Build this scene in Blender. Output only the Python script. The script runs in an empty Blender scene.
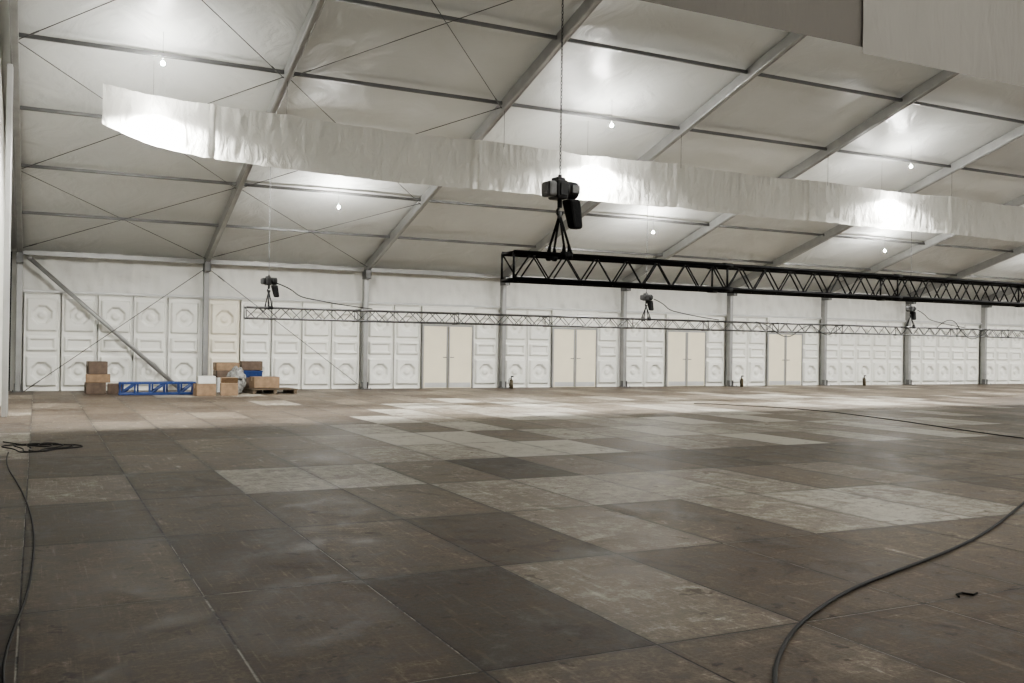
import bpy, bmesh, math, random
from mathutils import Vector, Matrix, noise
random.seed(7)
R = random.Random(11)
R2 = random.Random(23)
scene = bpy.context.scene
COL = scene.collection
try:
    scene.view_settings.look = 'AgX - Medium High Contrast'
except Exception as ex:
    print("look", ex)

# ------------------------------------------------------------------ layout
X0 = 4.56; BAY = 5.0; NB = 11          # frames at X0 + BAY*n, n=-1..NB-1
YW = 29.8; YR = 9.8; YN = -10.2        # far wall, ridge, near wall
EAVE = 3.9; SL = 0.307
XL = X0 - BAY; XE = X0 + BAY * (NB - 1)
def roof(y):
    return EAVE + SL * ((YW - y) if y >= YR else (y - YN))

# ------------------------------------------------------------------ materials
def new_mat(name):
    m = bpy.data.materials.new(name); m.use_nodes = True
    nt = m.node_tree; b = nt.nodes["Principled BSDF"]
    return m, nt, b
def N(nt, t, **kw):
    n = nt.nodes.new(t)
    for k, v in kw.items(): setattr(n, k, v)
    return n
def simple(name, col, rough=0.5, metal=0.0, var=0.12, scale=6.0, bump=0.0, emit=0.0):
    m, nt, b = new_mat(name)
    tc = N(nt, 'ShaderNodeTexCoord'); nz = N(nt, 'ShaderNodeTexNoise')
    nz.inputs['Scale'].default_value = scale; nz.inputs['Detail'].default_value = 5
    nt.links.new(tc.outputs['Object'], nz.inputs['Vector'])
    cr = N(nt, 'ShaderNodeValToRGB')
    cr.color_ramp.elements[0].position = 0.3; cr.color_ramp.elements[1].position = 0.7
    cr.color_ramp.elements[0].color = (*[c * (1 - var) for c in col], 1)
    cr.color_ramp.elements[1].color = (*[min(1, c * (1 + var)) for c in col], 1)
    nt.links.new(nz.outputs['Fac'], cr.inputs['Fac'])
    nt.links.new(cr.outputs['Color'], b.inputs['Base Color'])
    b.inputs['Roughness'].default_value = rough
    b.inputs['Metallic'].default_value = metal
    if bump:
        bp = N(nt, 'ShaderNodeBump'); bp.inputs['Strength'].default_value = bump
        bp.inputs['Distance'].default_value = 0.02
        nt.links.new(nz.outputs['Fac'], bp.inputs['Height'])
        nt.links.new(bp.outputs['Normal'], b.inputs['Normal'])
    if emit:
        b.inputs['Emission Color'].default_value = (1, 0.99, 0.96, 1)
        b.inputs['Emission Strength'].default_value = emit
    return m

M_alu = simple("aluminium_grey", (0.34, 0.34, 0.332), 0.40, 0.5, 0.1, 3)
M_alu_l = simple("aluminium_pale", (0.52, 0.52, 0.51), 0.45, 0.3, 0.06, 3)
M_alu_d = simple("aluminium_dull", (0.15, 0.15, 0.147), 0.45, 0.5, 0.1, 3)
M_panel = simple("white_plastic", (0.74, 0.735, 0.69), 0.25, 0, 0.03, 2)
M_cpanel = simple("cream_plastic", (0.74, 0.70, 0.60), 0.33, 0, 0.03, 2)
M_cream = simple("cream_door", (0.75, 0.69, 0.54), 0.45, 0, 0.03, 2)
M_black = simple("black_steel", (0.012, 0.012, 0.013), 0.4, 0.3, 0.2, 20)
M_dgrey = simple("dark_truss", (0.09, 0.09, 0.09), 0.4, 0.6, 0.2, 20)
M_silver = simple("hoist_silver", (0.24, 0.24, 0.24), 0.4, 0.4, 0.15, 20)
M_hgrey = simple("hoist_grey", (0.05, 0.05, 0.05), 0.45, 0.4, 0.15, 20)
M_bag = simple("black_nylon", (0.010, 0.010, 0.011), 0.85, 0, 0.3, 30, 0.3)
M_wire = simple("steel_wire", (0.08, 0.08, 0.08), 0.5, 0.5, 0.1, 3)
M_rubber = simple("black_rubber", (0.010, 0.010, 0.010), 0.6, 0, 0.3, 15)
M_card = simple("cardboard", (0.24, 0.165, 0.105), 0.85, 0, 0.18, 8)
M_card_d = simple("dark_cardboard", (0.11, 0.08, 0.06), 0.85, 0, 0.2, 8)
M_tape = simple("packing_tape", (0.34, 0.26, 0.17), 0.3, 0, 0.05, 8)
M_blue = simple("blue_paint", (0.018, 0.045, 0.16), 0.4, 0.1, 0.15, 8)
M_white = simple("white_paint", (0.62, 0.62, 0.59), 0.5, 0, 0.05, 8)
M_wrap = simple("plastic_wrap", (0.22, 0.22, 0.21), 0.2, 0, 0.6, 12, 0.9)
M_wood = simple("pallet_wood", (0.10, 0.075, 0.05), 0.8, 0, 0.25, 12)
M_red = simple("extinguisher_paint", (0.060, 0.045, 0.022), 0.4, 0, 0.1, 12)
M_bulb = simple("lamp_glow", (1, 1, 1), 0.5, 0, 0, 3, 0, 2000.0)
M_lamp = simple("lamp_metal", (0.5, 0.5, 0.5), 0.4, 0.6, 0.05, 8)

def fabric(name, col, trans=0.25, wr=0.35, scale=1.2, stain=0.1, rough=0.55, dist=0.05, distort=0.6, stretch=(1, 1, 1)):
    m, nt, b = new_mat(name)
    tc = N(nt, 'ShaderNodeTexCoord')
    mp = N(nt, 'ShaderNodeMapping'); mp.inputs['Scale'].default_value = stretch
    nt.links.new(tc.outputs['Object'], mp.inputs['Vector'])
    nz = N(nt, 'ShaderNodeTexNoise'); nz.inputs['Scale'].default_value = scale; nz.inputs['Detail'].default_value = 6
    nz.inputs['Distortion'].default_value = distort
    n2 = N(nt, 'ShaderNodeTexNoise'); n2.inputs['Scale'].default_value = 0.35; n2.inputs['Detail'].default_value = 4
    nt.links.new(mp.outputs[0], nz.inputs['Vector']); nt.links.new(tc.outputs['Object'], n2.inputs['Vector'])
    cr = N(nt, 'ShaderNodeValToRGB')
    cr.color_ramp.elements[0].position = 0.3; cr.color_ramp.elements[1].position = 0.65
    cr.color_ramp.elements[0].color = (*[c * (1 - stain) for c in col], 1)
    cr.color_ramp.elements[1].color = (*col, 1)
    nt.links.new(n2.outputs['Fac'], cr.inputs['Fac'])
    nt.links.new(cr.outputs['Color'], b.inputs['Base Color'])
    b.inputs['Roughness'].default_value = rough
    bp = N(nt, 'ShaderNodeBump'); bp.inputs['Strength'].default_value = wr; bp.inputs['Distance'].default_value = dist
    nt.links.new(nz.outputs['Fac'], bp.inputs['Height']); nt.links.new(bp.outputs['Normal'], b.inputs['Normal'])
    if trans:
        tr = N(nt, 'ShaderNodeBsdfTranslucent'); mx = N(nt, 'ShaderNodeMixShader'); mx.inputs[0].default_value = trans
        nt.links.new(cr.outputs['Color'], tr.inputs['Color']); nt.links.new(bp.outputs['Normal'], tr.inputs['Normal'])
        nt.links.new(b.outputs[0], mx.inputs[1]); nt.links.new(tr.outputs[0], mx.inputs[2])
        nt.links.new(mx.outputs[0], nt.nodes['Material Output'].inputs['Surface'])
    return m
M_roof = fabric("roof_membrane", (0.62, 0.63, 0.61), 0.0, 0.6, 0.9, 0.12, 0.36, 0.09, 1.6)
M_wallf = fabric("wall_membrane", (0.71, 0.705, 0.665), 0.0, 0.7, 2.0, 0.08)
M_val = fabric("valance_cloth", (0.70, 0.69, 0.645), 0.38, 0.9, 3.5, 0.06, 0.7, 0.07, 0.8, (1.5, 1, 0.7))
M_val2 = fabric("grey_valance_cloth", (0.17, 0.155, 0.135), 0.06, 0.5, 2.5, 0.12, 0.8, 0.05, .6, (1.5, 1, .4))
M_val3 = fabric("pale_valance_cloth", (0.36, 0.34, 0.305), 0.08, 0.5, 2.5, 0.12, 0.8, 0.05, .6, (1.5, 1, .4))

# floor material
def floor_mat():
    m, nt, b = new_mat("plywood_floor")
    L = nt.links.new
    tc = N(nt, 'ShaderNodeTexCoord')
    at = N(nt, 'ShaderNodeAttribute'); at.attribute_name = 'tone'
    sep = N(nt, 'ShaderNodeSeparateColor'); L(at.outputs['Color'], sep.inputs[0])
    def noise_(s, d, dist=0, rough=0.55, off=0):
        mp0 = N(nt, 'ShaderNodeMapping'); mp0.inputs['Location'].default_value = (off, off * 2.3, off)
        L(tc.outputs['Object'], mp0.inputs['Vector'])
        n = N(nt, 'ShaderNodeTexNoise'); n.inputs['Scale'].default_value = s; n.inputs['Detail'].default_value = d
        n.inputs['Distortion'].default_value = dist; n.inputs['Roughness'].default_value = rough
        L(mp0.outputs[0], n.inputs['Vector']); return n
    def mth(op, a, c=None):
        n = N(nt, 'ShaderNodeMath', operation=op)
        for i, v in enumerate((a, c)):
            if v is None: continue
            if isinstance(v, (int, float)): n.inputs[i].default_value = v
            else: L(v, n.inputs[i])
        return n.outputs[0]
    def rng(o, a, c):
        r = N(nt, 'ShaderNodeMapRange'); r.inputs['From Min'].default_value = a; r.inputs['From Max'].default_value = c
        L(o, r.inputs['Value']); return r.outputs[0]
    n1 = noise_(0.45, 6, 0.5); n2 = noise_(2.0, 10, 0.6, 0.72); n3 = noise_(40, 6, 0, 0.8); n5 = noise_(8, 9, 0.4, 0.78, 5)
    def scratch(sc, rot, off, a=0.58, c=0.70):
        mp = N(nt, 'ShaderNodeMapping'); mp.inputs['Scale'].default_value = sc; mp.inputs['Rotation'].default_value = (0, 0, rot)
        mp.inputs['Location'].default_value = (off, off, 0)
        L(tc.outputs['Object'], mp.inputs['Vector'])
        n4 = N(nt, 'ShaderNodeTexNoise'); n4.inputs['Scale'].default_value = 2; n4.inputs['Detail'].default_value = 8
        L(mp.outputs[0], n4.inputs['Vector'])
        return rng(n4.outputs[0], a, c)
    t = sep.outputs[0]
    t = mth('ADD', t, mth('MULTIPLY', mth('SUBTRACT', n1.outputs[0], 0.5), 0.4))
    t = mth('ADD', t, mth('MULTIPLY', mth('SUBTRACT', n2.outputs[0], 0.5), 1.15))
    t = mth('ADD', t, mth('MULTIPLY', mth('SUBTRACT', n5.outputs[0], 0.5), 1.3))
    t = mth('ADD', t, mth('MULTIPLY', mth('SUBTRACT', n3.outputs[0], 0.5), 0.8))
    t = mth('ADD', t, mth('MULTIPLY', scratch((0.8, 30, 1), 0.5, 0), 0.15))
    t = mth('ADD', t, mth('MULTIPLY', scratch((26, 0.9, 1), 0.25, 3), 0.15))
    t = mth('ADD', t, mth('MULTIPLY', scratch((5, 0.7, 1), -0.3, 9, 0.62, 0.74), 0.26))
    t = mth('SUBTRACT', t, mth('MULTIPLY', rng(noise_(1.4, 9, 1.0, 0.7, 11).outputs[0], 0.56, 0.66), 0.22))
    t = mth('SUBTRACT', t, mth('MULTIPLY', rng(noise_(6.5, 5, 0.2, 0.6, 23).outputs[0], 0.64, 0.70), 0.4))
    t = mth('ADD', t, mth('MULTIPLY', rng(noise_(4.5, 7, 0.8, 0.7, 31).outputs[0], 0.62, 0.70), 0.22))
    cr = N(nt, 'ShaderNodeValToRGB'); e = cr.color_ramp.elements
    e[0].position = 0.0; e[0].color = (0.036, 0.0255, 0.0175, 1)
    e[1].position = 1.0; e[1].color = (0.50, 0.475, 0.415, 1)
    k = e.new(0.36); k.color = (0.098, 0.073, 0.052, 1)
    k = e.new(0.65); k.color = (0.205, 0.170, 0.131, 1)
    L(t, cr.inputs['Fac'])
    uv = N(nt, 'ShaderNodeUVMap'); uv.uv_map = 'UVMap'
    sx = N(nt, 'ShaderNodeSeparateXYZ'); L(uv.outputs[0], sx.inputs[0])
    def edge(o, w):
        return mth('MULTIPLY', mth('SUBTRACT', 0.5, mth('ABSOLUTE', mth('SUBTRACT', o, 0.5))), w)
    eu = edge(sx.outputs[0], 0.96); ev = edge(sx.outputs[1], 1.85)
    d = mth('MINIMUM', eu, ev)
    d2 = mth('SUBTRACT', d, mth('MULTIPLY', mth('SUBTRACT', n5.outputs[0], 0.45), 0.014))   # chipped edges
    gap = N(nt, 'ShaderNodeMapRange'); gap.inputs['From Min'].default_value = 0.002; gap.inputs['From Max'].default_value = 0.008
    L(d2, gap.inputs['Value'])
    rim = N(nt, 'ShaderNodeMapRange'); rim.inputs['From Min'].default_value = 0.0; rim.inputs['From Max'].default_value = 0.09
    rim.inputs['To Min'].default_value = 0.62
    L(mth('ADD', d, mth('MULTIPLY', mth('SUBTRACT', n2.outputs[0], 0.35), 0.12)), rim.inputs['Value'])
    mul = N(nt, 'ShaderNodeMix', data_type='RGBA', blend_type='MULTIPLY'); mul.inputs['Factor'].default_value = 1
    L(cr.outputs[0], mul.inputs['A']); L(rim.outputs[0], mul.inputs['B'])
    jc = N(nt, 'ShaderNodeMix', data_type='RGBA'); jc.inputs['A'].default_value = (0.012, 0.0095, 0.008, 1); jc.inputs['B'].default_value = (0.34, 0.32, 0.28, 1)
    L(mth('MULTIPLY', sep.outputs[1], rng(n2.outputs[0], 0.46, 0.54)), jc.inputs['Factor'])
    mix = N(nt, 'ShaderNodeMix', data_type='RGBA')
    L(gap.outputs[0], mix.inputs['Factor']); L(jc.outputs['Result'], mix.inputs['A'])
    L(mul.outputs['Result'], mix.inputs['B'])
    L(mix.outputs['Result'], b.inputs['Base Color'])
    rr = N(nt, 'ShaderNodeMapRange'); rr.inputs['To Min'].default_value = 0.38; rr.inputs['To Max'].default_value = 0.72
    rr.inputs['From Min'].default_value = 0.38; rr.inputs['From Max'].default_value = 0.62
    L(mth('ADD', mth('MULTIPLY', n5.outputs[0], 0.5), mth('MULTIPLY', n2.outputs[0], 0.5)), rr.inputs['Value']); L(rr.outputs[0], b.inputs['Roughness'])
    b.inputs['Specular IOR Level'].default_value = 0.42
    bp = N(nt, 'ShaderNodeBump'); bp.inputs['Strength'].default_value = 0.4; bp.inputs['Distance'].default_value = 0.005
    h = mth('ADD', gap.outputs[0], mth('MULTIPLY', n3.outputs[0], 0.4))
    L(h, bp.inputs['Height']); L(bp.outputs[0], b.inputs['Normal'])
    return m
M_floor = floor_mat()

# ------------------------------------------------------------------ helpers
def mesh_from(bm, name, mat, smooth=False):
    me = bpy.data.meshes.new(name); bm.normal_update(); bm.to_mesh(me); bm.free()
    if mat: me.materials.append(mat)
    if smooth:
        for p in me.polygons: p.use_smooth = True
    return me
def obj(name, me, loc=(0, 0, 0), parent=None, label=None, cat=None, group=None, kind=None, rot=None):
    o = bpy.data.objects.new(name, me); COL.objects.link(o)
    if parent: o.parent = parent
    o.location = loc
    if rot: o.rotation_euler = rot
    if label: o["label"] = label
    if cat: o["category"] = cat
    if group: o["group"] = group
    if kind: o["kind"] = kind
    return o
def box(bm, c, s, bev=0.0, rot=None):
    r = bmesh.ops.create_cube(bm, size=1.0)
    vs = r['verts']
    bmesh.ops.scale(bm, vec=s, verts=vs)
    if bev:
        es = list({e for v in vs for e in v.link_edges})
        rb = bmesh.ops.bevel(bm, geom=es, offset=bev, segments=2, affect='EDGES', profile=0.5)
        vs = list({v for f in rb['faces'] for v in f.verts} | {v for v in vs if v.is_valid})
    if rot: bmesh.ops.rotate(bm, cent=(0, 0, 0), matrix=rot, verts=vs)
    bmesh.ops.translate(bm, vec=c, verts=vs)
def tube(bm, a, b, r, n=8, r2=None, cap=True):
    a = Vector(a); b = Vector(b); d = b - a
    if d.length < 1e-6: return
    m = Matrix.Translation((a + b) / 2) @ d.to_track_quat('Z', 'Y').to_matrix().to_4x4()
    bmesh.ops.create_cone(bm, cap_ends=cap, segments=n, radius1=r, radius2=r if r2 is None else r2, depth=d.length, matrix=m)
def path_tube(name, pts, r, mat, res=8, cyc=False):
    cu = bpy.data.curves.new(name, 'CURVE'); cu.dimensions = '3D'; cu.bevel_depth = r; cu.bevel_resolution = 3
    sp = cu.splines.new('NURBS'); sp.points.add(len(pts) - 1)
    for p, q in zip(sp.points, pts): p.co = (*q, 1)
    sp.order_u = 3; sp.use_endpoint_u = True; sp.resolution_u = res
    o = bpy.data.objects.new(name, cu); COL.objects.link(o)
    dg = bpy.context.evaluated_depsgraph_get(); dg.update()
    me = bpy.data.meshes.new_from_object(o.evaluated_get(dg)); me.name = name
    bpy.data.objects.remove(o); me.materials.clear(); me.materials.append(mat)
    for p in me.polygons: p.use_smooth = True
    return me

# ------------------------------------------------------------------ floor
xs = [XL - 0.3]
v = -0.06
while v < XE: xs.append(v); v += 0.96
xs.append(XE + 0.3)
ys = []; v = 5.8 - 1.85 * 9
while v < YW + 0.2:
    if v > YN - 0.2: ys.append(v)
    v += 1.85
ys = [YN - 0.3] + ys + [YW + 0.45]
bm = bmesh.new(); uvl = bm.loops.layers.uv.new('UVMap'); cl = bm.loops.layers.float_color.new('tone')
grid = [[bm.verts.new((x, y, 0)) for y in ys] for x in xs]
light = {(2.4, 10.4): .84, (3.3, 10.4): .80, (0.4, 10.4): .60, (4.2, 8.5): .70, (5.2, 8.5): .80, (6.2, 8.5): .78, (7.1, 8.5): .70,
         (6.2, 6.7): .72, (7.1, 6.7): .90, (8.1, 6.7): .80, (4.2, 6.7): .62, (3.2, 5.0): .58, (2.4, 3.2): .46, (3.3, 3.2): .42,
         (2.3, 5.0): .12, (5.2, 10.4): .14, (1.4, 5.0): .30, (1.4, 6.7): .24, (2.3, 6.7): .38, (3.2, 6.7): .22, (4.2, 5.0): .32,
         (0.4, 5.0): .38, (0.4, 6.7): .44, (1.4, 8.5): .36, (2.4, 8.5): .34, (3.3, 8.5): .46, (5.2, 6.7): .40, (5.2, 5.0): .32, (6.2, 5.0): .36,
         (1.4, 3.2): .18, (0.4, 3.2): .30, (0.4, 8.5): .26, (1.4, 10.4): .34, (4.2, 10.4): .5, (4.2, 3.2): .24, (7.1, 5.0): .40}
for i in range(len(xs) - 1):
    for j in range(len(ys) - 1):
        f = bm.faces.new((grid[i][j], grid[i + 1][j], grid[i + 1][j + 1], grid[i][j + 1]))
        cx = (xs[i] + xs[i + 1]) / 2; cy = (ys[j] + ys[j + 1]) / 2
        t = R.choice([.26, .32, .36, .40, .46, .52, .58])
        if R.random() < 0.07 and cy > 6: t = .74
        # lamp sheen down the middle of the hall, painted as paler board tones
        if 11.5 < cy < 25 and 3 + (cy - 12) * 0.45 < cx < 17 + (cy - 12) * 0.8: t = R.choice([.46, .54, .62, .70, .78, .88, 1.0])
        for (lx, ly), tv in light.items():
            if xs[i] <= lx < xs[i + 1] and ys[j] <= ly < ys[j + 1]: t = tv
        gj = 1.0 if R2.random() < 0.28 else 0.0
        for lp, (u, w) in zip(f.loops, ((0, 0), (1, 0), (1, 1), (0, 1))):
            lp[uvl].uv = (u, w); lp[cl] = (t, gj, t, 1)
obj("floor", mesh_from(bm, "floor", M_floor), kind="structure", label="worn brown plywood panel floor with scuffed pale boards and painted-in lamp sheen", )

# ------------------------------------------------------------------ ceiling (both roof slopes)
bm = bmesh.new()
PY = [YW + 0.4, 27.3, 24.75, 22.2, 19.65, 17.1, 14.55, 12.0, YR]
segs = [(PY[i], PY[i + 1]) for i in range(len(PY) - 1)]
yl = []
for a, b_ in segs:
    for q in range(6): yl.append((a + (b_ - a) * q / 6, q / 6))
yl.append((YR, 0))
for i in range(len(PY) - 1, 0, -1):
    a = 2 * YR - PY[i]; b_ = 2 * YR - PY[i - 1]
    for q in range(1, 7): yl.append((a + (b_ - a) * q / 6, (q / 6) % 1))
xl = [(XL - 0.3, 0)]
for n in range(-1, NB - 1):
    for q in range(10): xl.append((X0 + BAY * n + BAY * q / 10, q / 10))
xl += [(XE, 0), (XE + 0.3, 0)]
rows = []
for y, fv in yl:
    row = []
    for x, fu in xl:
        z = roof(y) + 0.16 + 0.11 * math.sin(math.pi * fu) ** 0.7 * (0.35 + 0.65 * math.sin(math.pi * fv) ** 0.8)
        z += 0.02 * noise.noise(Vector((x * 0.8, y * 0.8, 0)))
        row.append(bm.verts.new((x, y, z)))
    rows.append(row)
for i in range(len(rows) - 1):
    for j in range(len(xl) - 1):
        bm.faces.new((rows[i][j], rows[i][j + 1], rows[i + 1][j + 1], rows[i + 1][j]))
obj("ceiling", mesh_from(bm, "ceiling", M_roof, True), kind="structure", label="white coated membrane tent roof on two slopes")

# ------------------------------------------------------------------ walls
def sheet(name, fn, nu, nv, mat, label):
    bm = bmesh.new()
    g = [[bm.verts.new(fn(i / nu, j / nv)) for j in range(nv + 1)] for i in range(nu + 1)]
    for i in range(nu):
        for j in range(nv): bm.faces.new((g[i][j], g[i + 1][j], g[i + 1][j + 1], g[i][j + 1]))
    return obj(name, mesh_from(bm, name, mat, True), kind="structure", label=label)
def f_far(u, v):
    x = XL - 0.2 + u * (XE - XL + 0.4); z = v * (EAVE + 0.15)
    w = 0.0
    if z > 2.7:
        w = 0.06 * noise.noise(Vector((x * 1.7, z * 3, 1))) + 0.055 * noise.noise(Vector((x * 5, z * 2 + x * 1.5, 4)))
    return (x, YW + 0.36 + w, z)
sheet("wall_far", f_far, 640, 34, M_wallf, "white tent side wall with wrinkled fabric strip above panels")
sheet("wall_near", lambda u, v: (XL - .3 + u * (XE - XL + .6), YN - 0.25, v * (EAVE + 0.1)), 4, 2, M_wallf, "plain white tent side wall")
def gable(name, x, y0, y1):
    bm = bmesh.new(); k = 24
    lo = []; hi = []
    for i in range(k + 1):
        y = y0 + (y1 - y0) * i / k
        lo.append(bm.verts.new((x, y, 0))); hi.append(bm.verts.new((x, y, roof(y) + 0.15)))
    for i in range(k): bm.faces.new((lo[i], lo[i + 1], hi[i + 1], hi[i]))
    obj(name, mesh_from(bm, name, M_wallf), kind="structure", label="white tent gable wall")
gable("wall_left", XL - 0.24, YR, YW + 0.3)
gable("wall_right", XE + 0.24, YN - 0.2, YW + 0.3)

# ------------------------------------------------------------------ posts, rafters, purlins
bm = bmesh.new()
W, D = 0.15, 0.22
box(bm, (0, 0, EAVE / 2), (W, D, EAVE - 0.02), 0.012)
for s in (-1, 1):
    box(bm, (s * 0.045, -D / 2 - 0.004, EAVE / 2), (0.018, 0.02, EAVE - 0.06))
post_me = mesh_from(bm, "post", M_alu)
bm = bmesh.new()
box(bm, (0, -0.16, 0.01), (0.32, 0.36, 0.02), 0.004)
for sx in (-1, 1):
    for sy in (-1, 1): tube(bm, (sx * .12, -.16 + sy * .14, 0.0), (sx * .12, -.16 + sy * .14, 0.05), 0.014, 6)
box(bm, (-0.086, -0.08, 0.12), (0.016, 0.16, 0.22)); box(bm, (0.086, -0.08, 0.12), (0.016, 0.16, 0.22))
plate_me = mesh_from(bm, "base_plate", M_alu_d)
bm = bmesh.new()
for s in (-1, 1):
    box(bm, (s * 0.081, -0.12, EAVE - 0.18), (0.012, 0.42, 0.30))
box(bm, (0, -0.3, EAVE - 0.18), (0.16, 0.02, 0.28))
gus_me = mesh_from(bm, "gusset", M_alu_d)
for n in range(-1, NB):
    o = obj("tent_post", post_me, (X0 + BAY * n, YW, 0), label="grey aluminium tent post standing against the panel wall", cat="post", group="tent leg posts")
    obj("base_plate", plate_me, parent=o); obj("gusset", gus_me, parent=o)
for yy in (20.3,):
    bm = bmesh.new(); h = roof(yy) - 0.16; box(bm, (0, 0, h / 2), (0.10, 0.14, h), 0.012)
    for s in (-1, 1): box(bm, (0.054, s * 0.045, h / 2), (0.014, 0.03, h - .1))
    o = obj("gable_post", mesh_from(bm, "gable_post", M_alu_l), (XL - 0.08, yy, 0), label="tall pale aluminium post on the tent gable", cat="post")
def rafter_mesh(y0, y1):
    bm = bmesh.new()
    z0 = roof(y0); z1 = roof(y1)
    d = Vector((0, y1 - y0, z1 - z0)); L = d.length
    ang = math.atan2(z1 - z0, y1 - y0)
    rot = Matrix.Rotation(ang, 3, 'X')
    box(bm, (0, (y1 - y0) / 2, (z1 - z0) / 2), (0.14, L, 0.25), 0.012, rot)
    for s in (-1, 1):
        box(bm, (s * 0.045, (y1 - y0) / 2, (z1 - z0) / 2 - 0.13 / abs(math.cos(ang))), (0.018, L, 0.02), 0, rot)
    return mesh_from(bm, "rafter", M_alu)
rf = rafter_mesh(YW, YR); rb = rafter_mesh(YN, YR)
for n in range(-1, NB):
    obj("roof_rafter", rf, (X0 + BAY * n, YW, EAVE), label="grey aluminium roof beam under white membrane", cat="roof beam", group="tent roof rafters")
    obj("roof_rafter", rb, (X0 + BAY * n, YN, EAVE), label="grey aluminium roof beam under white membrane", cat="roof beam", group="tent roof rafters")
bm = bmesh.new(); box(bm, (0, 0, 0), (BAY - 0.14, 0.06, 0.08), 0.01)
pur_me = mesh_from(bm, "purlin", M_alu_d)
for p in PY[1:]:
    for n in range(-1, NB - 1):
        obj("roof_purlin", pur_me, (X0 + BAY * (n + .5), p, roof(p) + 0.04), label="thin grey aluminium purlin between two roof beams", cat="purlin", group="roof purlins")
bm = bmesh.new(); box(bm, (0, 0, 0), (BAY - 0.15, 0.12, 0.14), 0.01)
eav_me = mesh_from(bm, "eave", M_alu)
bm = bmesh.new(); box(bm, (0, 0, 0), (BAY - 0.15, 0.06, 0.06), 0.008)
rail_me = mesh_from(bm, "rail", M_alu_l)
for n in range(-1, NB - 1):
    obj("eave_beam", eav_me, (X0 + BAY * (n + .5), YW + 0.0, EAVE - 0.02), label="grey horizontal eave beam between two tent posts", cat="beam", group="eave beams")
    obj("wall_rail", rail_me, (X0 + BAY * (n + .5), YW + 0.08, 2.82), label="pale horizontal rail capping the white wall panels", cat="rail", group="wall rails")

# bracing
def brace(a, b, r, mat, label, name="bracing_cable", tb=True):
    a = Vector(a); b = Vector(b); bm = bmesh.new()
    tube(bm, (0, 0, 0), b - a, r, 12)
    o = obj(name, mesh_from(bm, name, mat, True), a, label=label, cat="bracing")
    bm = bmesh.new(); d = (b - a).normalized()
    if tb:
        tube(bm, d * 0.25, d * 0.5, r * 2.0, 8)
        obj("turnbuckle", mesh_from(bm, "turnbuckle", M_alu_d, True), parent=o)
    else:
        for e in (Vector((0, 0, 0)), b - a):
            bm = bmesh.new(); tube(bm, e - Vector((0, .06, 0)), e + Vector((0, .06, 0)), r * 1.1, 12)
            obj("end_fitting", mesh_from(bm, "end_fitting", mat, True), parent=o)
def rp(x, y, dz=0.05): return (x, y, roof(y) - dz)
for x in (XL, X0):
    xa, xb = x + 0.06, x + BAY - 0.06
    for ya, yb in ((YW - .4, 24.75), (24.75, 19.65), (19.65, 14.55)):
        brace(rp(xa, ya), rp(xb, yb), 0.008, M_wire, "thin steel bracing wire under the tent roof")
        brace(rp(xb, ya, .09), rp(xa, yb, .09), 0.008, M_wire, "thin steel bracing wire under the tent roof")
brace((XL + .24, YW - .24, 3.72), (X0 - 0.75, YW - .24, 0.066), 0.06, M_alu, "thick grey diagonal brace pipe against the panel wall", "brace_pipe", False)
brace((XL + .15, YW - .38, 0.02), (X0 - .14, YW - .38, 3.6), 0.010, M_wire, "thin steel bracing wire across the panel wall")
brace((X0 + .12, YW - .18, 3.6), (X0 + BAY - .25, YW - .18, 0.15), 0.010, M_wire, "thin steel bracing wire across the panel wall")

# ------------------------------------------------------------------ wall panels
PW, PH = 0.91, 2.77
def ss(a, b, x):
    t = max(0, min(1, (x - a) / (b - a))); return t * t * (3 - 2 * t)
def rrect(x, z, cx, cz, hx, hz, rad):   # inside distance of rounded rectangle
    qx = abs(x - cx) - hx + rad; qz = abs(z - cz) - hz + rad
    return -(math.hypot(max(qx, 0), max(qz, 0)) + min(max(qx, qz), 0) - rad)
def relief(x, z):
    h = 0.0
    m = min(x, PW - x, z, PH - z)
    h += 0.03 * (1 - ss(0.015, 0.03, m))
    for cz, hz, dome in ((2.16, .48, 1), (1.34, .23, 0), (0.56, .44, 2)):
        d = rrect(x, z, PW / 2, cz, .405, hz, .06)
        h += 0.09 * ss(0, 0.055, d)
        if dome:
            q = max(abs(x - PW / 2), abs(z - cz), (abs(x - PW / 2) + abs(z - cz)) * 0.72)
            h -= 0.10 * (1 - ss(0.21, 0.275, q))
            h += 0.06 * (1 - ss(0.06, 0.14, math.hypot(x - PW / 2, z - cz)))
        else:
            h -= 0.07 * ss(0.09, 0.13, d)
    return h
bm = bmesh.new(); nu, nv = 60, 160
g = [[bm.verts.new((PW * i / nu - PW / 2, -relief(PW * i / nu, PH * j / nv), PH * j / nv)) for j in range(nv + 1)] for i in range(nu + 1)]
for i in range(nu):
    for j in range(nv): bm.faces.new((g[i][j], g[i + 1][j], g[i + 1][j + 1], g[i][j + 1]))
be = [e for e in bm.edges if e.is_boundary]
r = bmesh.ops.extrude_edge_only(bm, edges=be)
for v in r['geom']:
    if isinstance(v, bmesh.types.BMVert): v.co.y = 0.08
panel_me = mesh_from(bm, "wall_panel", M_panel, True)
panel_cream = panel_me.copy(); panel_cream.materials.clear(); panel_cream.materials.append(M_cpanel)
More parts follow.
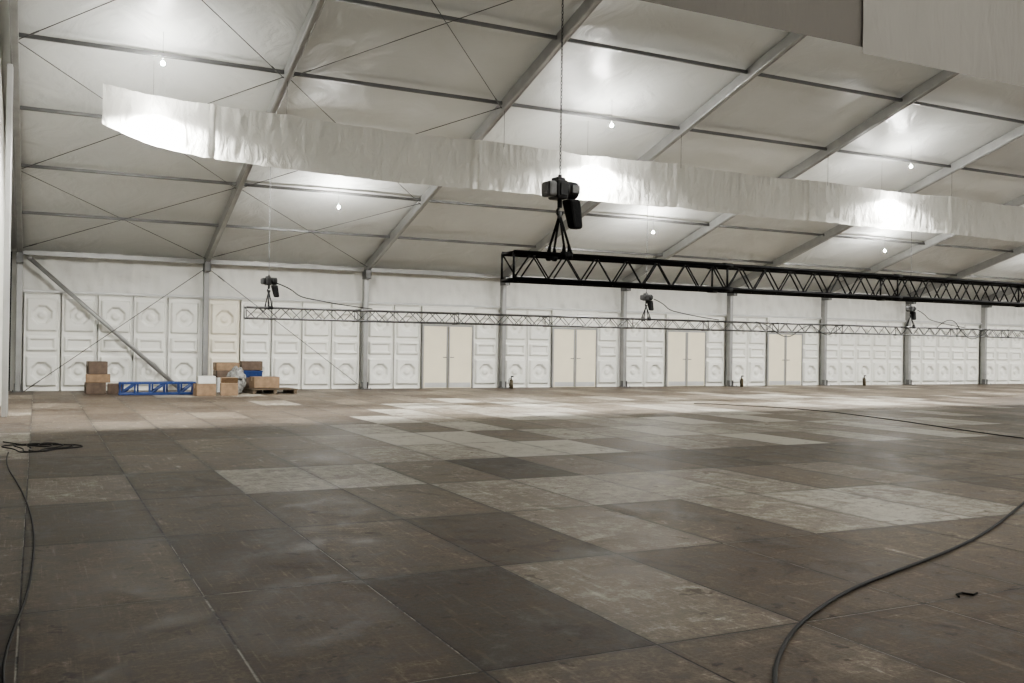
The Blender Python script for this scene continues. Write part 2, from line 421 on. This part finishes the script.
# doors
DH = 2.16
def make_door(i, x):
    o = obj("door_%d" % i, None, (x, YW + 0.11, 0), kind="structure", label="cream double door set into the white panel wall")
    bm = bmesh.new(); fw = 0.06
    for s in (-1, 1): box(bm, (s * (0.95 - fw / 2), 0, DH / 2), (fw, 0.09, DH), 0.006)
    box(bm, (0, 0, DH - fw / 2), (1.90 - 2 * fw, 0.09, fw), 0.006)
    obj("door_frame", mesh_from(bm, "door_frame", M_alu), parent=o)
    bm = bmesh.new(); box(bm, (0, 0.02, (DH + PH) / 2), (1.90, 0.06, PH - DH - .01), 0.006)
    for s in (-1, 1): box(bm, (s * .475, -0.02, (DH + PH) / 2), (.8, 0.04, PH - DH - .16), 0.015)
    obj("transom", mesh_from(bm, "transom", M_panel), parent=o)
    for s in (-1, 1):
        bm = bmesh.new(); box(bm, (s * 0.445, 0, DH / 2 - .03), (0.87, 0.05, DH - .07), 0.006)
        lf = obj("door_leaf", mesh_from(bm, "door_leaf", M_cream), parent=o)
        bm = bmesh.new(); box(bm, (s * 0.035, -0.032, DH / 2 - .03), (0.05, 0.012, DH - .1), .003)
        obj("edge_strip", mesh_from(bm, "edge_strip", M_alu), parent=lf)
        bm = bmesh.new(); box(bm, (s * 0.45, -0.03, 0.11), (0.78, 0.008, 0.16))
        obj("kick_plate", mesh_from(bm, "kick_plate", M_alu_l), parent=lf)
        bm = bmesh.new(); tube(bm, (s * .09, -.03, 1.05), (s * .09, -.075, 1.05), .014); tube(bm, (s * .09, -.07, 1.05), (s * .2, -.07, 1.05), .011)
        obj("handle", mesh_from(bm, "handle", M_alu_d), parent=lf)
di = 1
for n in range(-1, NB - 1):
    bx = X0 + BAY * n
    hasd = n in (1, 2, 3, 4)
    for q in range(5):
        if hasd and q in (2, 3):
            if q == 2: make_door(di, bx + 2.98); di += 1
            continue
        cream = (n == 0 and q == 0)
        obj("wall_panel", panel_cream if cream else panel_me, (bx + 0.10 + 0.48 + q * 0.96, YW + 0.19, 0),
            label="cream moulded plastic wall panel behind the carton pile" if cream else "white moulded plastic wall panel with embossed squares and octagons", cat="wall panel", group="white wall panels")

# ------------------------------------------------------------------ lamps
bm = bmesh.new(); bmesh.ops.create_uvsphere(bm, u_segments=16, v_segments=10, radius=0.035)
bulb_me = mesh_from(bm, "bulb", M_bulb, True)
bm = bmesh.new(); tube(bm, (0, 0, 0.03), (0, 0, 0.08), 0.02, 16); tube(bm, (0, 0, 0.08), (0, 0, 0.11), 0.02, 16, 0.008)
hou_me = mesh_from(bm, "housing", M_lamp, True)
def lamp(x, y, P, drop, lab="bright pendant work lamp hanging under the tent roof", spot=False):
    z = roof(y) - drop
    o = obj("pendant_lamp", hou_me, (x, y, z), label=lab, cat="lamp", group="tent roof lamps")
    obj("bulb", bulb_me, parent=o)
    bm = bmesh.new(); tube(bm, (0, 0, 0.10), (0, 0, drop + 0.1), 0.003, 6)
    obj("cord", mesh_from(bm, "cord", M_wire), parent=o)
    ld = bpy.data.lights.new("bulb_light", 'SPOT' if spot else 'POINT'); ld.energy = P; ld.shadow_soft_size = 0.048; ld.color = (1, 0.995, 0.96)
    if spot:
        ld.spot_size = math.radians(168); ld.spot_blend = 0.35
    lo = bpy.data.objects.new("bulb_light", ld); COL.objects.link(lo); lo.parent = o
for k in range(6):
    lamp(2.06 + 10 * k, 19.0, 110, 0.50)
    if k < 5: lamp(7.06 + 10 * k, 24.4, 380, 0.50)
    lamp(2.0 + 10 * k, 19.98, 5000, 1.02, "bright pendant lamp shining through the white valance", True)
for k in range(5):
    lamp(7.06 + 10 * k, 2.2, 1500, 0.8)  # unseen near-slope row, added to light the roof more evenly

# ------------------------------------------------------------------ valances
def valance(y, x0, x1, zt, zb, seams, endfn, label, seed, mat, amp=1.0):
    bm = bmesh.new(); nu = int((x1 - x0) / 0.035); nv = 22
    g = []
    for i in range(nu + 1):
        x = x0 + (x1 - x0) * i / nu
        top = zt + endfn(x)[0]; bot = zb + endfn(x)[1]
        sd = min([abs(x - s) for s in seams] + [9])
        bot += 0.03 * amp * noise.noise(Vector((x * 1.2, seed, 0))) + 0.015 * amp * noise.noise(Vector((x * 5, seed, 3)))
        top += 0.03 * amp * noise.noise(Vector((x * 1.5, seed + 3, 0)))
        ph_ = ((x - X0) % BAY) / BAY
        top -= 0.05 * math.sin(math.pi * ph_) * min(1, amp * 1.4)
        bot -= 0.03 * math.sin(math.pi * ph_) * min(1, amp * 1.4)
        col = []
        for j in range(nv + 1):
            v = j / nv; z = bot + (top - bot) * v
            a = 0.03 * min(1, amp) * noise.noise(Vector((x * 0.7, z * 0.8, seed))) + 0.045 * amp * noise.noise(Vector((x * 2.0 + z * 1.2, z * 1.2, seed + 5)))
            a += 0.022 * amp * noise.noise(Vector((x * 5 - z * 2, z * 3.0, seed + 9)))
            a += 0.05 * amp * noise.noise(Vector((x * 6.5, z * 0.6, seed + 2))) * (0.25 + v * v * v)
            a += 0.022 * amp * noise.noise(Vector((x * 13, z * 0.8, seed + 4))) * (v * v + .25)
            a -= 0.08 * math.exp(-(sd / 0.05) ** 2)
            a += 0.03 * amp * max(0, 1 - v * 12)
            col.append(bm.verts.new((x - x0, a, z)))
        g.append(col)
    for i in range(nu):
        for j in range(nv): bm.faces.new((g[i][j], g[i + 1][j], g[i + 1][j + 1], g[i][j + 1]))
    o = obj("fabric_valance", mesh_from(bm, "fabric_valance", mat, True), (x0, y, 0), label=label, cat="fabric drape")
    n0 = -1
    while X0 + BAY * n0 < x1 - 0.2:
        x = X0 + BAY * n0
        if x > x0 + .1:
            bm = bmesh.new(); tube(bm, (x - x0, 0, zt - 0.1), (x - x0, 0, roof(y) - 0.1), 0.005, 6)
            obj("hanging_wire", mesh_from(bm, "hanging_wire", M_wire), parent=o)
        n0 += 1
    return o
def e1(x):
    t = x - 1.06
    return (0.25 * math.exp(-t / 2.0), 0.58 * math.exp(-(t / 1.3)))
valance(19.65, 1.06, 52.0, 6.15, 5.04, [3.1, 8.9, 14.4, 18.8, 24.5, 30, 36], e1, "long white fabric valance strip with wrinkled seams under the roof", 2.0, M_val, .85)
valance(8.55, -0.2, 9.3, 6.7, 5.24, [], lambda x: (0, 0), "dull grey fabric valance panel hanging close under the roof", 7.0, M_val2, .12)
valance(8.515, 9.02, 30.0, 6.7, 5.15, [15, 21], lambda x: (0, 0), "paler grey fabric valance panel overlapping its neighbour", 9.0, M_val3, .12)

# ------------------------------------------------------------------ trusses
def truss(x0, L, y, zc, size, mat, label, st=0.25, rb_=0.010, rc=0.022):
    h = size / 2 - 0.025
    o = obj("lighting_truss", None, (x0, y, zc), label=label, cat="truss")
    cs = [(-h, -h), (h, -h), (h, h), (-h, h)]
    for a, b in cs:
        bm = bmesh.new(); tube(bm, (0, a, b), (L, a, b), rc, 10)
        k = 2.5
        while k < L:
            tube(bm, (k - 0.06, a, b), (k + 0.06, a, b), rc * 1.3, 10); k += 2.5
        obj("chord", mesh_from(bm, "chord", mat, True), parent=o)
    for q in range(4):
        a = cs[q]; b = cs[(q + 1) % 4]
        bm = bmesh.new(); n = int(round(L / st))
        for i in range(n):
            p, r_ = (a, b) if (i + q) % 2 == 0 else (b, a)
            tube(bm, (i * st, *p), ((i + 1) * st, *r_), rb_, 6, cap=False)
        k = 0.0
        while k <= L + .01: tube(bm, (k, *a), (k, *b), 0.011, 6); k += 2.5
        obj("lattice", mesh_from(bm, "lattice", mat, True), parent=o)
    return o
ZF, ZB = 2.24, 2.12
truss(3.95, 15.0, 8.0, ZF, 0.30, M_black, "black box truss hanging from a chain hoist", 2.5 / 14, 0.0085, 0.020)
truss(4.06, 32.5, 21.1, ZB, 0.29, M_dgrey, "long dark grey box truss hanging from chain hoists")

# ------------------------------------------------------------------ hoists
def chain_mesh(z0, z1):
    bm = bmesh.new(); z = z0; i = 0; LN = 0.034
    while z < z1:
        pts = []
        for k in range(8):
            a = 2 * math.pi * k / 8; u = 0.009 * math.cos(a); w = 0.021 * math.sin(a)
            pts.append((u, 0, z + w) if i % 2 else (0, u, z + w))
        for k in range(8): tube(bm, pts[k], pts[(k + 1) % 8], 0.0042, 4, cap=False)
        z += LN; i += 1
    return mesh_from(bm, "load_chain", M_wire)
def hoist(x, y, zh, ztr, th, label, s=1.0, yaw=0.0, dark=False):
    ms = M_hgrey if dark else M_silver
    o = obj("chain_hoist", None, (x, y, zh), label=label, cat="chain hoist", rot=(0, 0, yaw))
    bm = bmesh.new()
    box(bm, (-0.02 * s, 0, 0), (0.13 * s, 0.18 * s, 0.18 * s), 0.02)
    box(bm, (-0.02, 0, 0.095 * s), (0.10 * s, 0.11 * s, 0.05 * s), 0.012)
    tube(bm, (0, 0, 0.08 * s), (0, 0, 0.15 * s), 0.02, 10)
    box(bm, (-0.02 * s, -0.095 * s, 0.0), (0.08 * s, 0.02 * s, 0.12 * s), 0.004)
    obj("gear_housing", mesh_from(bm, "gear_housing", M_hgrey), parent=o)
    bm = bmesh.new()
    tube(bm, (0.045 * s, 0, 0.01), (0.18 * s, 0, 0.01), 0.074 * s, 20)
    for k in range(7): tube(bm, ((0.052 + k * .019) * s, 0, 0.01), ((0.059 + k * .019) * s, 0, 0.01), 0.085 * s, 20)
    box(bm, (0.12 * s, -0.085 * s, 0.01), (0.09 * s, 0.04 * s, 0.08 * s), 0.006)
    obj("motor_housing", mesh_from(bm, "motor_housing", ms), parent=o)
    bm = bmesh.new()
    box(bm, (-0.125 * s, 0, 0), (0.10 * s, 0.16 * s, 0.15 * s), 0.028)
    box(bm, (-0.176 * s, 0, 0), (0.014 * s, 0.11 * s, 0.10 * s), 0.005)
    obj("brake_cover", mesh_from(bm, "brake_cover", ms), parent=o)
    bm = bmesh.new(); tube(bm, (0, 0, -0.08 * s), (0, 0, -0.17 * s), 0.024, 10)
    pts = [(0.032 * math.cos(a), 0, -0.21 * s + 0.036 * math.sin(a)) for a in [math.pi * .6 + k * .45 for k in range(11)]]
    for p, q in zip(pts, pts[1:]): tube(bm, p, q, 0.012, 8)
    obj("hook", mesh_from(bm, "hook", M_black), parent=o)
    bm = bmesh.new(); box(bm, (0, 0, 0), (0.15 * s, 0.15 * s, 0.28 * s), 0.03)
    for v in bm.verts:
        f_ = (v.co.z / (0.28 * s) + .5); k_ = 0.74 + 0.26 * f_
        v.co.x *= k_; v.co.y *= k_; v.co.x += 0.06 * s * (1 - f_)
        v.co += Vector((noise.noise(v.co * 9), noise.noise(v.co * 9 + Vector((3, 3, 3))), 0)) * .012
    bmesh.ops.translate(bm, vec=(0.125 * s, -0.01, -0.22 * s), verts=bm.verts)
    obj("chain_bag", mesh_from(bm, "chain_bag", M_bag), parent=o)
    hz = ztr - zh; hh = th / 2
    for sx in (-1, 1):
        bm = bmesh.new()
        top = Vector((0, 0, -0.235 * s)); gx = .035
        for sy in (-1, 1):
            e = Vector((sx * gx, sy * (hh - 0.005), hz + hh + .008)); e2 = Vector((sx * gx, sy * (hh + 0.004), hz + hh - 0.05))
            e3 = Vector((sx * gx, sy * (hh - .05), hz + hh - 0.055))
            tube(bm, top, e, 0.012, 8); tube(bm, e, e2, 0.013, 8); tube(bm, e2, e3, 0.013, 8); tube(bm, e3, top.lerp(e, .8), 0.010, 8)
        obj("sling", mesh_from(bm, "sling", M_bag, True), parent=o)
    for sy in (-1, 1):
        bm = bmesh.new(); tube(bm, (-.055, sy * (hh - .025), hz + hh - .025), (.055, sy * (hh - .025), hz + hh - .025), .034, 14)
        obj("clamp", mesh_from(bm, "clamp", M_bag, True), parent=o)
    bm = bmesh.new(); tube(bm, (0, 0, -.20 * s), (0, 0, -.27 * s), .024, 10)
    obj("shackle", mesh_from(bm, "shackle", ms, True), parent=o)
    obj("load_chain", chain_mesh(0.12 * s, roof(y) - 0.04 - zh), parent=o)
hoist(4.50, 8.0, 3.0, ZF, 0.30, "black and silver chain hoist with chain bag holding the black truss", 1.0, 0.1)
for k in range(4):
    hoist(4.56 + 10 * k, 21.1, 2.82, ZB, 0.29, "small dark chain hoist holding the long grey truss", 0.95, 0.1, True)
def ccable(loc, pts):
    obj("control_cable", path_tube("control_cable", pts, 0.012, M_rubber), loc, label="black control cable draped from hoist onto the grey truss", cat="cable", group="truss control cables")
for k in range(3):
    ccable((4.7 + 10 * k, 20.95, 2.78), [(0, 0, 0), (.3, 0, -.1), (.5, 0, -.28), (.9, .02, -.34), (1.4, .03, -.42), (2.2, .02, -.5)])
ccable((18.2, 20.955, 2.26), [(0, 0, 0), (.4, 0, -.05), (.9, 0, -.38), (1.3, 0, -.42), (1.7, 0, -.15), (2.1, 0, -.02), (2.5, 0, -.3), (2.9, 0, -.34), (3.4, 0, 0)])
ccable((25.6, 20.955, 2.26), [(0, 0, 0), (.3, 0, .22), (.8, 0, .26), (1.1, 0, -.1), (1.5, 0, -.36), (2.0, 0, -.3), (2.5, 0, 0)])

# ------------------------------------------------------------------ floor cables
def fcable(pts, r, label):
    o0 = Vector((pts[0][0], pts[0][1], 0))
    me = path_tube("power_cable", [(p[0] - o0.x, p[1] - o0.y, r) for p in pts], r, M_rubber, 12)
    obj("power_cable", me, o0, label=label, cat="cable")
fcable([(2.1, 2.2), (2.91, 3.22), (3.33, 3.62), (3.78, 3.95), (4.51, 4.33), (5.24, 4.58), (6.08, 4.86), (7.07, 5.26), (9.04, 6.28), (11, 7.3), (13, 7.7)], 0.0115, "thick black power cable curving across the plywood floor")
fcable([(-.3, 14.0), (-.33, 12.9), (-.1, 10.5), (.02, 8.3), (-.01, 6.3), (-.1, 5.3), (-.12, 4.6), (0, 3.2)], 0.007, "black cable running along the floor beside the gable")
fcable([(15.8, 20.6), (16.4, 19.8), (17.0, 18.4), (17.1, 17.0), (16.5, 14.4), (15.8, 12.4), (15.3, 10.6), (15.2, 8.5)], 0.010, "long thin black cable lying across the open floor")
lp = []
for k in range(40):
    a = k * 0.55; rr = 0.30 + 0.12 * math.sin(k * 1.7)
    lp.append((-0.12 + rr * 1.0 * math.cos(a) + 0.01 * k, 14.5 + rr * 1.6 * math.sin(a)))
fcable([(-.4, 15.4), (-.1, 14.8)] + lp, 0.008, "loosely coiled black cable on the floor")
# small scrap of cut strap lying on the boards
bm = bmesh.new()
sp_ = [(0, 0), (.04, .05), (.10, .06), (.13, .0), (.19, .02)]
for p, q in zip(sp_, sp_[1:]): tube(bm, (*p, .006), (*q, .006), .006, 6)
obj("strap_scrap", mesh_from(bm, "strap_scrap", M_bag), (5.05, 3.95, 0), label="small dark scrap of strap lying on the floor", cat="debris")

# ------------------------------------------------------------------ cartons and equipment
def carton(x, y, z, w, d, h, rot=0, mat=None, label="brown cardboard carton stacked by the wall", open_=False):
    bm = bmesh.new(); box(bm, (0, 0, h / 2), (w, d, h), 0.008)
    o = obj("cardboard_box", mesh_from(bm, "cardboard_box", mat or M_card), (x, y, z), label=label, cat="box", rot=(0, 0, rot), group="storage boxes")
    bm = bmesh.new(); box(bm, (0, 0, h + 0.001), (w * 0.98, 0.05, 0.003)); box(bm, (-w / 2 - .001, 0, h - .06), (0.003, 0.05, 0.12)); box(bm, (w / 2 + .001, 0, h - .06), (0.003, 0.05, 0.12))
    obj("tape", mesh_from(bm, "tape", M_tape), parent=o)
    for s in (-1, 1):
        bm = bmesh.new()
        if open_: box(bm, (0, 0, 0.09), (w * 0.97, 0.006, 0.18), 0, Matrix.Rotation(-s * 0.7, 3, 'X')); bmesh.ops.translate(bm, vec=(0, s * (d / 2), h - .01), verts=bm.verts)
        else: box(bm, (0, s * d * 0.25, h + 0.003), (w * 0.99, d * 0.49, 0.004))
        obj("flap", mesh_from(bm, "flap", mat or M_card), parent=o)
def crate(x, y, z, w, d, h, label):
    bm = bmesh.new(); t = .015
    box(bm, (0, 0, t / 2), (w, d, t))
    for s in (-1, 1):
        box(bm, (s * (w / 2 - t / 2), 0, h / 2), (t, d, h)); box(bm, (0, s * (d / 2 - t / 2), h / 2), (w, t, h))
        box(bm, (0, s * (d / 2 + .008), h - .03), (w + .03, .02, .04), .004); box(bm, (s * (w / 2 + .008), 0, h - .03), (.02, d + .03, .04), .004)
    for k in range(5): 
        for s in (-1, 1): box(bm, (-w / 2 + w * (k + .5) / 5, s * (d / 2 + .004), h / 2 - .02), (.015, .01, h - .08))
    o = obj("plastic_crate", mesh_from(bm, "plastic_crate", M_blue), (x, y, z), label=label, cat="crate")
carton(1.46, 28.35, 0, .50, .45, .30, .05, M_card_d); carton(1.97, 28.35, 0, .40, .4, .27, -.05, M_card_d)
carton(1.53, 28.35, .31, .62, .45, .22, -.05, M_card); carton(1.50, 28.37, .54, .48, .40, .34, .12, M_card_d)
carton(4.12, 26.9, 0, .52, .4, .32, .1, M_card, "open brown carton standing near the tent post"); carton(4.76, 26.85, 0, .45, .4, .34, -.1, M_card, "open brown carton standing near the tent post", True)
carton(4.15, 26.9, .33, .46, .34, .2, .05, M_white, "white box resting on a brown carton")
carton(5.0, 28.7, 0, .6, .5, .42, .05, M_white, "white wrapped box beneath stacked cartons"); carton(5.72, 28.7, 0, .6, .5, .42, -.05, M_card_d)
carton(4.98, 28.7, .43, .60, .5, .20, .05, M_card_d, "dark brown carton in a stack by the wall"); crate(5.72, 28.7, .43, .56, .46, .20, "blue plastic crate beneath a brown carton")
carton(5.00, 28.7, .64, .66, .5, .22, .03, M_card); carton(5.72, 28.7, .64, .60, .5, .26, -.08, M_card_d)
carton(5.95, 27.9, .15, .75, .45, .32, .1, M_card, "brown carton resting on a low pallet")
o = obj("wooden_pallet", None, (6.1, 27.85, 0), label="low dark wooden pallet under a carton", cat="pallet", rot=(0, 0, .1))
bm = bmesh.new()
for k in range(7): box(bm, (0, -0.42 + k * .14, 0.125), (1.35, 0.135, 0.022))
obj("deck", mesh_from(bm, "deck", M_wood), parent=o)
for s in (-1, 0, 1):
    bm = bmesh.new(); box(bm, (s * .6, 0, 0.057), (0.09, 0.94, 0.113)); obj("bearer", mesh_from(bm, "bearer", M_wood), parent=o)
# rounded film-wrapped bundle
bm = bmesh.new(); bmesh.ops.create_icosphere(bm, subdivisions=5, radius=1.0)
for v in bm.verts:
    c = v.co.copy(); s = 1 + 0.18 * noise.noise(c * 2.0) + 0.07 * noise.noise(c * 6) + .03 * noise.noise(Vector((c.x * 3, c.y * 3, c.z * 16)))
    v.co = Vector((c.x * .27 * s, c.y * .24 * s, max(0, .36 + c.z * .40 * s)))
o = obj("wrapped_bundle", mesh_from(bm, "wrapped_bundle", M_wrap, True), (5.12, 27.75, 0), label="rounded grey bundle wrapped in clear plastic film", cat="bundle")
bm = bmesh.new()
for i in range(24):
    a = 2 * math.pi * i / 24; b_ = 2 * math.pi * (i + 1) / 24
    tube(bm, (.275 * math.cos(a), .245 * math.sin(a), .42), (.275 * math.cos(b_), .245 * math.sin(b_), .42), .012, 6)
obj("strap", mesh_from(bm, "strap", M_bag, True), parent=o)
# blue frames
for q, (yy, xx) in enumerate(((27.35, 2.95), (27.65, 3.05), (27.95, 3.0))):
    o = obj("steel_frame", None, (xx, yy, 0), label="low open blue painted steel frame lying on its side", cat="metal frame", rot=(0, 0, 0.02 * (1 - q)), group="blue steel frames")
    for z in (0.03, .32):
        bm = bmesh.new(); box(bm, (0, 0, z), (1.95, 0.05, 0.05), 0.006); obj("rail", mesh_from(bm, "rail_f", M_blue), parent=o)
    for k in range(6):
        bm = bmesh.new(); box(bm, (-0.94 + k * .376, 0, 0.175), (0.045, 0.045, 0.25), 0.004); obj("upright", mesh_from(bm, "upright", M_blue), parent=o)
    for k in (0, 2, 4):
        bm = bmesh.new(); tube(bm, (-.92 + k * .376, 0, .05), (-.58 + k * .376, 0, .31), .018); obj("diagonal", mesh_from(bm, "diagonal", M_blue), parent=o)
def extinguisher(x, y):
    bm = bmesh.new(); tube(bm, (0, 0, 0.0), (0, 0, .27), 0.065, 18); tube(bm, (0, 0, .27), (0, 0, .33), 0.065, 18, 0.03)
    o = obj("fire_extinguisher", mesh_from(bm, "fire_extinguisher", M_red, True), (x, y, 0), label="small dark fire extinguisher standing at the wall base", cat="fire extinguisher", group="fire extinguishers")
    bm = bmesh.new(); tube(bm, (0, 0, .32), (0, 0, .40), .018); box(bm, (.03, 0, .405), (.12, .02, .02)); box(bm, (.03, 0, .425), (.10, .02, .03), 0)
    obj("valve", mesh_from(bm, "valve", M_black), parent=o)
    obj("hose", path_tube("hose", [(0, 0, .36), (-.09, 0, .35), (-.10, 0, .26), (-.08, 0, .15), (-.075, 0, .08)], .009, M_rubber), parent=o)
extinguisher(14.62, 29.2); extinguisher(24.7, 29.2); extinguisher(31.5, 29.4)

# ------------------------------------------------------------------ world + camera
w = bpy.data.worlds.new("world"); scene.world = w; w.use_nodes = True
w.node_tree.nodes['Background'].inputs[0].default_value = (0.5, 0.5, 0.49, 1); w.node_tree.nodes['Background'].inputs[1].default_value = 0.03
cam = bpy.data.cameras.new("camera"); co = bpy.data.objects.new("camera", cam); COL.objects.link(co)
cam.sensor_width = 36; cam.lens = 950 / 1024 * 36; cam.clip_end = 300
yaw = math.radians(26.6); p = 0.0037; ph = 0.0148
f = Vector((math.sin(yaw) * math.cos(p), math.cos(yaw) * math.cos(p), math.sin(p)))
r0 = Vector((math.cos(yaw), -math.sin(yaw), 0)); u0 = r0.cross(f)
r_ = r0 * math.cos(ph) + u0 * math.sin(ph); u_ = u0 * math.cos(ph) - r0 * math.sin(ph)
m = Matrix((r_, u_, -f)).transposed().to_4x4(); m.translation = (0, 0, 1.5)
co.matrix_world = m; scene.camera = co
